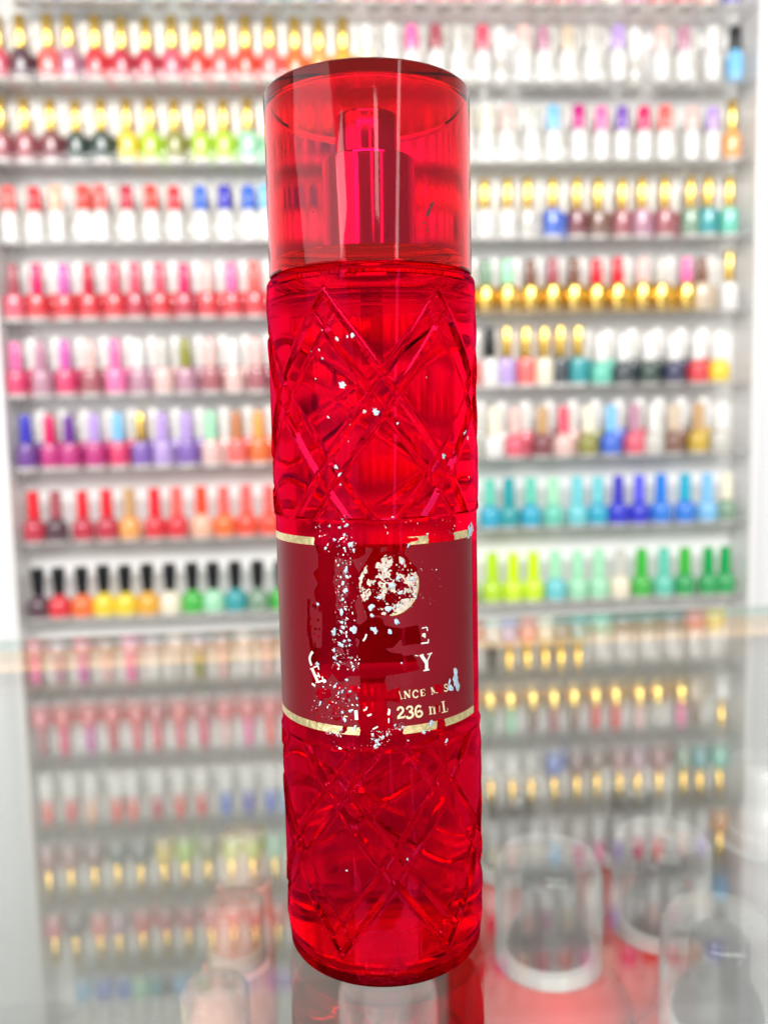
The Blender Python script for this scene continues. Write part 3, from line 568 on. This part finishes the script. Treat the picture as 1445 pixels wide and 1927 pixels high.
def groove(j, i, zone):
    """depth 0..1 at lattice point: j steps of angle, i steps of height from the middle row of the zone"""
    p = (i + j) % (2 * NTH)
    q = (i - j) % (2 * NTH)
    p = min(p, 2 * NTH - p)
    q = min(q, 2 * NTH - q)
    p *= 8 / KB
    q *= 8 / KB
    def g(t): return max(0.0, min(1.0, (7 - t) / 3.0))
    def lip(t): return .30 * math.exp(-((t - 8) / 1.1) ** 2)
    if p < 8 and q < 8:
        dep = g(min(p, q)) * max(0.0, min(1.0, (max(p, q) - 4.5) / 2.0))
        rise = lip(max(p, q))
    elif zone == 'tip':
        dep = 0
        rise = lip(max(p, q))
    else:
        dep = max(g(p), g(q))
        rise = max(lip(p), lip(q)) * (1 - dep * .6)
    return dep - rise


def body_mesh():
    cols = 12 * NTH
    rings = []                         # (z mm, radius mm, kind, i index, zone)
    def plain(z, r): rings.append((z, r, None, 0, ''))
    plain(0, 0); plain(0, 18.0); plain(.0, 21.4); plain(.35, 22.3); plain(1.1, 22.75); plain(3.2, 22.9); plain(3.5, 22.75); plain(3.8, 23.0); plain(5.5, 23.2)
    dz = HZ / NZ
    # lower section: middle row at 27.9 (phase 0), rows at +-16.75 (phase 1)
    i0 = -int(round((27.9 - 11.2) / dz)) - KB - 1
    z_lo_top = 53.2
    i = i0
    while 27.9 + i * dz < z_lo_top - .2:
        zone = 'tip' if i < -NZ else ''
        rings.append((27.9 + i * dz, 23.3, 'g', i, zone)); i += 1
    rings.append((z_lo_top, 23.3, 'g', i, ''))
    plain(53.5, 23.42); plain(53.9, 23.1); plain(54.6, 23.02); plain(101.6, 23.02); plain(102.3, 23.1); plain(102.7, 23.42)
    # upper section: middle row at 128.5
    i = int(math.ceil((103.0 - 128.5) / dz))
    rings.append((103.0, 23.3, 'g', i - 1, ''))
    while i <= NZ + KB + 1:
        zone = 'tip' if i > NZ else ''
        rings.append((128.5 + i * dz, 23.3, 'g', i, zone)); i += 1
    plain(151.5, 23.3); plain(153.0, 23.25); plain(153.7, 22.9); plain(154.0, 22.2); plain(154.05, 20.9); plain(154.1, 20.7)
    plain(158.0, 20.7); plain(158.4, 20.4); plain(158.5, 19.5); plain(157.2, 12.5); plain(157.0, 0)
    verts, faces, rows = [], [], []
    for z, r, kind, i, zone in rings:
        if r == 0:
            rows.append([len(verts)] * cols); verts.append((0, 0, z * mm)); continue
        rows.append(list(range(len(verts), len(verts) + cols)))
        for j in range(cols):
            th = R(TH0) + j * PI / (6 * NTH)
            rr = r * mm
            if kind == 'g':
                rr -= DEPTH * groove(j, i, zone)
            verts.append((rr * math.sin(th), -rr * math.cos(th), z * mm))
    for a in range(len(rows) - 1):
        A, B = rows[a], rows[a + 1]
        gg = rings[a][2] == 'g' and rings[a + 1][2] == 'g'
        for j in range(cols):
            j2 = (j + 1) % cols
            f = [A[j], A[j2], B[j2], B[j]]
            if len(set(f)) < 4:
                g = []
                for v in f:
                    if v not in g: g.append(v)
                if len(g) > 2: faces.append(g)
            elif gg:
                # split along the diagonal that follows the groove direction
                s1 = (rings[a][3] + j) % (2 * NTH); s2 = (rings[a][3] - j - 1) % (2 * NTH)
                d1 = min((rings[a][3] - j) % (2 * NTH), -(rings[a][3] - j) % (2 * NTH))
                d2 = min((rings[a][3] + j + 1) % (2 * NTH), -(rings[a][3] + j + 1) % (2 * NTH))
                if d1 <= KB and not d2 <= KB:
                    faces += [(A[j], A[j2], B[j2]), (A[j], B[j2], B[j])]
                else:
                    faces += [(A[j], A[j2], B[j]), (A[j2], B[j2], B[j])]
            else:
                faces.append(f)
    me = mesh('mist_body', verts, faces, [REDPET, REDFOOT], True, 14)
    for pz in me.polygons:
        if pz.center.z < .0036: pz.material_index = 1
    return me


link_mesh('body', body_mesh(), root)
# liquid column: its wall blurs what stands behind the bottle
LIQ = glass('mist_liquid', (1, 1, 1), .955, .02)
LIQR = glass('mist_liquid_rear', (1, 1, 1), .955, .30)
lq = lathe('liquid', [(0, .0042), (.0200, .0042), (.0214, .0056), (.0214, .1480), (.0210, .1486), (0, .1486)], LIQ, 96)
lq.materials.append(LIQR)
for pz in lq.polygons:
    if pz.center.y > .002: pz.material_index = 1
link_mesh('liquid', lq, root)
# air above the liquid: a bubble inside the solid, with the inverse index
AIR = glass('air_gap', (1, 1, 1), 1 / 1.40)
link_mesh('head_space', lathe('head_space', [(0, .1492), (.0208, .1492), (.0217, .1496), (.0217, .1520), (.0208, .1526), (0, .1526)], AIR, 72), root)
TUBE = glass('dip_tube_plastic', (.80, .80, .80), 1.06)
link_mesh('dip_tube', lathe('dip_tube', [(0, .1355), (.0018, .1355), (.0018, .1482), (0, .1482)], TUBE, 20), root)

# cap: hollow cup of red plastic
RC = .0226
capz0, capz1 = .1547, .1934
cp = [(RC - .0014, capz0), (RC - .0002, capz0), (RC, capz0 + .0003), (RC, capz0 + .0006), (RC, capz1 - .0007), (RC, capz1 - .0004), (RC - .00015, capz1 - .00012), (RC - .0004, capz1), (RC - .0008, capz1),
      (0, capz1), (0, capz1 - .0022), (RC - .0022, capz1 - .0022), (RC - .0019, capz1 - .0022), (RC - .0015, capz1 - .0026), (RC - .0014, capz1 - .0030), (RC - .0014, capz1 - .0034)]
link_mesh('cap', lathe('mist_cap', cp, CAPRED, 144, 25, closed=True), root)

METAL = paint('polished_collar_metal', (.60, .55, .55), .12, 1.0, .03, 200)
METAL2 = paint('polished_actuator_metal', (.62, .55, .55), .14, 1.0, .03, 200)
link_mesh('spray_collar', lathe('spray_collar', [(0, .1586), (.0102, .1586), (.0103, .1590), (.0103, .1593), (.0103, .1792), (.0103, .1795), (.0102, .1798), (.0099, .17995), (.0096, .17995), (0, .17995)], METAL, 64), root)
act = link_mesh('spray_button', lathe('spray_button', [(0, .18), (.0070, .18), (.0070, .1885), (.0070, .1888), (.0069, .1891), (.0066, .18925), (.0063, .18925), (0, .18925)], METAL2, 56), root)
noz = link_mesh('nozzle', lathe('nozzle', [(0, 0), (.0017, 0), (.0017, .0006), (.0010, .0006), (.0010, .0002), (0, .0002)], METAL, 20), act, (.0048, .0051, .1852))
noz.rotation_euler = (R(-90), 0, R(-43))

# ---- label, bands, foil: wrapped sheets cut by outline fields
RLB = .02308                           # label radius


def wrap(s, z, r=RLB):
    th = s * mm / .0234
    return (r * math.sin(th), -r * math.cos(th), z * mm)


def inside(pt, poly):
    x, y = pt
    c = False
    j = len(poly) - 1
    for i in range(len(poly)):
        xi, yi = poly[i]; xj, yj = poly[j]
        if (yi > y) != (yj > y) and x < (xj - xi) * (y - yi) / (yj - yi) + xi: c = not c
        j = i
    return c


def edge_dist(pt, poly):
    x, y = pt
    best = 1e9
    j = len(poly) - 1
    for i in range(len(poly)):
        ax, ay = poly[j]; bx, by = poly[i]
        dx, dy = bx - ax, by - ay
        t = max(0, min(1, ((x - ax) * dx + (y - ay) * dy) / (dx * dx + dy * dy + 1e-12)))
        d = (ax + t * dx - x) ** 2 + (ay + t * dy - y) ** 2
        if d < best: best = d
        j = i
    return math.sqrt(best)


def sdf(pt, polys, boxes, reach=1.5):
    """negative inside any polygon"""
    best = reach
    for pl, bb in zip(polys, boxes):
        if not (bb[0] - reach < pt[0] < bb[1] + reach and bb[2] - reach < pt[1] < bb[3] + reach): continue
        d = edge_dist(pt, pl)
        if inside(pt, pl): d = -d
        if d < best: best = d
    return best


def bbs(polys): return [(min(p[0] for p in q), max(p[0] for p in q), min(p[1] for p in q), max(p[1] for p in q)) for q in polys]


def nz2(x, y, f, oct=3, seed=0):
    v = 0; a = 1; t = 0
    for k in range(oct):
        v += a * mnoise.noise(Vector((x * f + seed * 13.7, y * f + k * 5.1, seed * 3.3 + k))); t += a; a *= .55; f *= 2.1
    return v / t


def field_sheet(name, s0, s1, z0, z1, step, fn, mat, r=RLB, parent=None, stepz=None):
    """sheet over [s0,s1]x[z0,z1] (mm of arc, mm of height) kept where fn > 0, with the outline interpolated"""
    ns = max(1, int(round((s1 - s0) / step))); nzz = max(1, int(round((z1 - z0) / (stepz or step))))
    F = [[fn(s0 + (s1 - s0) * i / ns, z0 + (z1 - z0) * k / nzz) for i in range(ns + 1)] for k in range(nzz + 1)]
    verts, faces, idx = [], [], {}

    def vid(key, s, z):
        if key not in idx:
            idx[key] = len(verts); verts.append(wrap(s, z, r))
        return idx[key]
    for k in range(nzz):
        for i in range(ns):
            c = [(i, k), (i + 1, k), (i + 1, k + 1), (i, k + 1)]
            v = [F[b][a] for a, b in c]
            if max(v) <= 0: continue
            f = []
            for e in range(4):
                (a, b), (a2, b2) = c[e], c[(e + 1) % 4]
                va, vb = v[e], v[(e + 1) % 4]
                P_ = (s0 + (s1 - s0) * a / ns, z0 + (z1 - z0) * b / nzz)
                Q_ = (s0 + (s1 - s0) * a2 / ns, z0 + (z1 - z0) * b2 / nzz)
                if va > 0: f.append(vid((a, b), *P_))
                if (va > 0) != (vb > 0):
                    t = va / (va - vb)
                    key = tuple(sorted(((a, b), (a2, b2))))
                    f.append(vid(key, P_[0] + (Q_[0] - P_[0]) * t, P_[1] + (Q_[1] - P_[1]) * t))
            if len(f) > 2: faces.append(f)
    me = mesh(name, verts, faces, mat, True)
    return link_mesh(name, me, parent)


LABELM = paint('burgundy_label_film', (.122, .003, .008), .30, 0, .05, 90, bump=.05)
LABELM.node_tree.nodes['Principled BSDF'].inputs['IOR'].default_value = 1.24
LABELBACK = paint('rear_label_film', (.30, .008, .016), .4, 0, .05, 90)
GOLD = paint('worn_gold_foil', (.80, .66, .34), .30, .85, .22, 900, bump=.5)
PALEFOIL = paint('pale_worn_foil', (.42, .36, .31), .5, .3, .25, 1100, bump=.6)
WHITEFOIL = paint('bright_letter_foil', (.88, .86, .80), .25, .55, .06, 600)
GOLDLET = paint('gold_letter_foil', (.86, .70, .46), .28, .6, .12, 1200)
FLAKE = paint('pale_blue_foil', (.32, .40, .48), .45, .25, .22, 700, bump=.5)
SPECK = paint('silver_specks', (.62, .54, .54), .3, .5, .25, 900)

bm_, bi_, bo_ = bbs(MISSING), bbs(ISLANDS), bbs(MOTTLE)
bg_ = bbs(BAND_GAPS)


def label_field(s, z):
    if s < -22 or s > 21:
        return 1.0
    jx, jy = nz2(s, z, 1.1, 2, 1) * .25, nz2(s, z, 1.1, 2, 2) * .25
    pt = (s + jx, z + jy)
    d = sdf(pt, MISSING, bm_) + nz2(s, z, 2.2, 3, 3) * .35
    di = sdf(pt, ISLANDS, bi_) + nz2(s, z, 2.2, 3, 4) * .3
    if di < 0: d = max(d, -di)
    if d > 0:
        for pl, bb in zip(MOTTLE, bo_):
            if bb[0] < s < bb[1] and bb[2] < z < bb[3] and inside((s, z), pl):
                d = min(d, (.16 - nz2(s, z, 1.5, 4, 5)) * 1.2)
                break
    return d


S_END = R(64.5) * 23.4
lab = field_sheet('front_label', -R(96) * 23.4, S_END, 58.9, 97.2, .2, label_field, LABELM, RLB, root)
lab2 = field_sheet('rear_label', R(112) * 23.4, R(246) * 23.4, 63.5, 94.0, 1.0, lambda s, z: 1.0, LABELBACK, RLB, root)
field_sheet('rear_band', R(112) * 23.4, R(246) * 23.4, 58.2, 59.6, .7, lambda s, z: 1.0, LABELBACK, RLB, root)


def band_field(s, z):
    d = sdf((s + nz2(s, z, 1.3, 2, 7) * .3, z), BAND_GAPS, bg_, 3) + nz2(s, z, 2.5, 3, 8) * .3
    return min(d, .42 - nz2(s, z, 3.2, 3, 9)) if -14 < s < 12 else d + 0.0


field_sheet('gold_band', -R(96) * 23.4, S_END, 97.25, 98.9, .15, band_field, GOLD, RLB + .00003, root, .12)
field_sheet('gold_band', -R(96) * 23.4, S_END, 57.15, 58.85, .15, band_field, GOLD, RLB + .00003, root, .12)

ex, ez, er = EMBLEM
be_ = bbs(EMBLEM_HOLES)


def emblem_field(s, z):
    d = er - .1 - math.hypot(s - ex, z - ez)
    if d < -.3: return d
    h = sdf((s + nz2(s, z, 1.6, 2, 11) * .3, z + nz2(s, z, 1.6, 2, 12) * .3), EMBLEM_HOLES, be_) + nz2(s, z, 2.4, 3, 13) * .5
    chips = .10 - nz2(s, z, .55, 3, 14) * 1.3 if z > ez - 3 or s < ex + 1 else .3
    return min(d, h, chips, .22 - nz2(s, z, 2.6, 3, 15))


emblem = field_sheet('round_emblem', ex - er, ex + er, ez - er, ez + er, .12, emblem_field, PALEFOIL, RLB + .00005, root)
rim = field_sheet('emblem_rim', ex, ex + er, ez - er, ez + 1.5, .09,
                  lambda s, z: min(.16 - abs(math.hypot(s - ex, z - ez) - er + .12), (z - (ez - er)) if s < ex + .8 * er else 9, .9),
                  GOLD, RLB + .00009, root)


def ribbon(pts, w):
    """polygon pieces for a stroke of width w along pts"""
    out = []
    n = len(pts)
    L_, R_ = [], []
    for i in range(n):
        a = pts[max(0, i - 1)]; b = pts[min(n - 1, i + 1)]
        dx, dy = b[0] - a[0], b[1] - a[1]
        l = math.hypot(dx, dy) or 1
        nx, ny = -dy / l * w / 2, dx / l * w / 2
        L_.append((pts[i][0] + nx, pts[i][1] + ny)); R_.append((pts[i][0] - nx, pts[i][1] - ny))
    return L_, R_


def smooth_pts(pts):
    if len(pts) < 4: return pts
    o = []
    for i in range(len(pts) - 1):
        p0, p1, p2, p3 = pts[max(0, i - 1)], pts[i], pts[i + 1], pts[min(len(pts) - 1, i + 2)]
        for k in range(4):
            t = k / 4
            o.append(tuple(.5 * (2 * p1[a] + (p2[a] - p0[a]) * t + (2 * p0[a] - 5 * p1[a] + 4 * p2[a] - p3[a]) * t * t + (3 * p1[a] - p0[a] - 3 * p2[a] + p3[a]) * t ** 3) for a in (0, 1)))
    o.append(pts[-1])
    return o


for kind, mat, nm in (('w', WHITEFOIL, 'title_lettering'), ('g', GOLDLET, 'small_lettering')):
    verts, faces = [], []
    for q, (k, w, pts) in enumerate(STROKES):
        if k != kind: continue
        pts = smooth_pts(pts)
        L_, R_ = ribbon(pts, w * (1.25 if k == 'w' else 1.12))
        base = len(verts)
        rr = RLB + .00012 + .000004 * (q % 7)
        for a, b in zip(L_, R_):
            verts.append(wrap(a[0], a[1], rr)); verts.append(wrap(b[0], b[1], rr))
        for i in range(len(pts) - 1):
            faces.append((base + 2 * i, base + 2 * i + 1, base + 2 * i + 3, base + 2 * i + 2))
    link_mesh(nm, mesh(nm, verts, faces, mat, True), root)

fr = random.Random(5)


def flake_poly(s, z, r, asp, rr, tilt):
    n = fr.randint(11, 17) if r > .25 else fr.randint(5, 8)
    a0 = fr.uniform(0, 6.28)
    skew = fr.uniform(-.4, .4)
    out = []
    for i in range(n):
        a = a0 + 2 * PI * i / n
        q = r * fr.choice((.5, .65, .85, .95, 1.1) if r > .25 else (.5, .7, .9, 1.1, 1.3))
        x = q * math.cos(a); y = q * math.sin(a) * asp
        x += skew * y
        out.append(wrap(s + x, z + y, rr + tilt * (x + y) * mm))
    return out


# bigger loose foil flakes, one object each
for s, z, r, asp in FLAKES:
    pv = flake_poly(s, z, r * .85, asp, RLB + .00022, fr.uniform(-.12, .12))
    c = wrap(s, z, RLB + .00032)
    verts = [c] + pv
    n = len(pv)
    faces = [(0, 1 + i, 1 + (i + 1) % n) for i in range(n)]
    me = mesh('foil_flake', verts, faces, FLAKE, False)
    link_mesh('foil_flake', me, root)

verts, faces, fm = [], [], []
for pl, cnt in SPECKLE:
    x0, x1 = min(p[0] for p in pl), max(p[0] for p in pl)
    y0, y1 = min(p[1] for p in pl), max(p[1] for p in pl)
    cnt = int(cnt * .62)
    k = tries = 0
    while k < cnt and tries < cnt * 12:
        tries += 1
        s, z = fr.uniform(x0, x1), fr.uniform(y0, y1)
        if not inside((s, z), pl): continue
        if nz2(s, z, .7, 2, 21) < fr.uniform(-.35, .25): continue
        k += 1
        r = fr.choice((.04, .05, .06, .06, .09, .12, .17))
        pv = flake_poly(s, z, r, fr.uniform(.6, 1.7), RLB + .00018, fr.uniform(-.5, .5))
        b = len(verts); verts += pv
        faces.append(tuple(range(b, b + len(pv)))); fm.append(1 if fr.random() < .3 else 0)
me = mesh('foil_specks', verts, faces, [SPECK, FLAKE], False)
me.polygons.foreach_set('material_index', fm)
tag(link_mesh('foil_specks', me, root), kind='stuff')

# dark scuffs stuck on the cap wall
SCUFF = paint('dark_scuff', (.05, .004, .006), .6)
verts, faces = [], []
for th, z, r, asp, lean in ((34.0, 165.9, .42, 2.6, .5), (31.9, 164.4, .60, 1.5, .4), (28.5, 162.2, .30, 1.0, 0), (26.0, 161.2, .22, .8, 0),
                            (31.0, 161.0, .22, 1.2, 0), (-49.0, 178.3, .22, 1.6, 0), (-48.1, 175.1, .36, 1.5, .2), (-50.6, 177.1, .18, 1.0, 0),
                            (-30.4, 169.6, .16, 1.3, 0), (-29.6, 164.9, .16, 2.0, 0), (36.2, 180.9, .12, 1.0, 0)):
    n = 12
    b0 = len(verts)
    for k in range(n):
        a = 2 * PI * k / n
        q = r * fr.uniform(.55, 1.15)
        x, y = q * math.cos(a), q * math.sin(a) * asp
        x += lean * y
        t = R(th) + x * mm / RC
        verts.append(((RC + .00004) * math.sin(t), -(RC + .00004) * math.cos(t), (z + y) * mm))
    faces.append(tuple(range(b0, b0 + n)))
tag(link_mesh('scuff_marks', mesh('scuff_marks', verts, faces, SCUFF, False), root), kind='stuff')
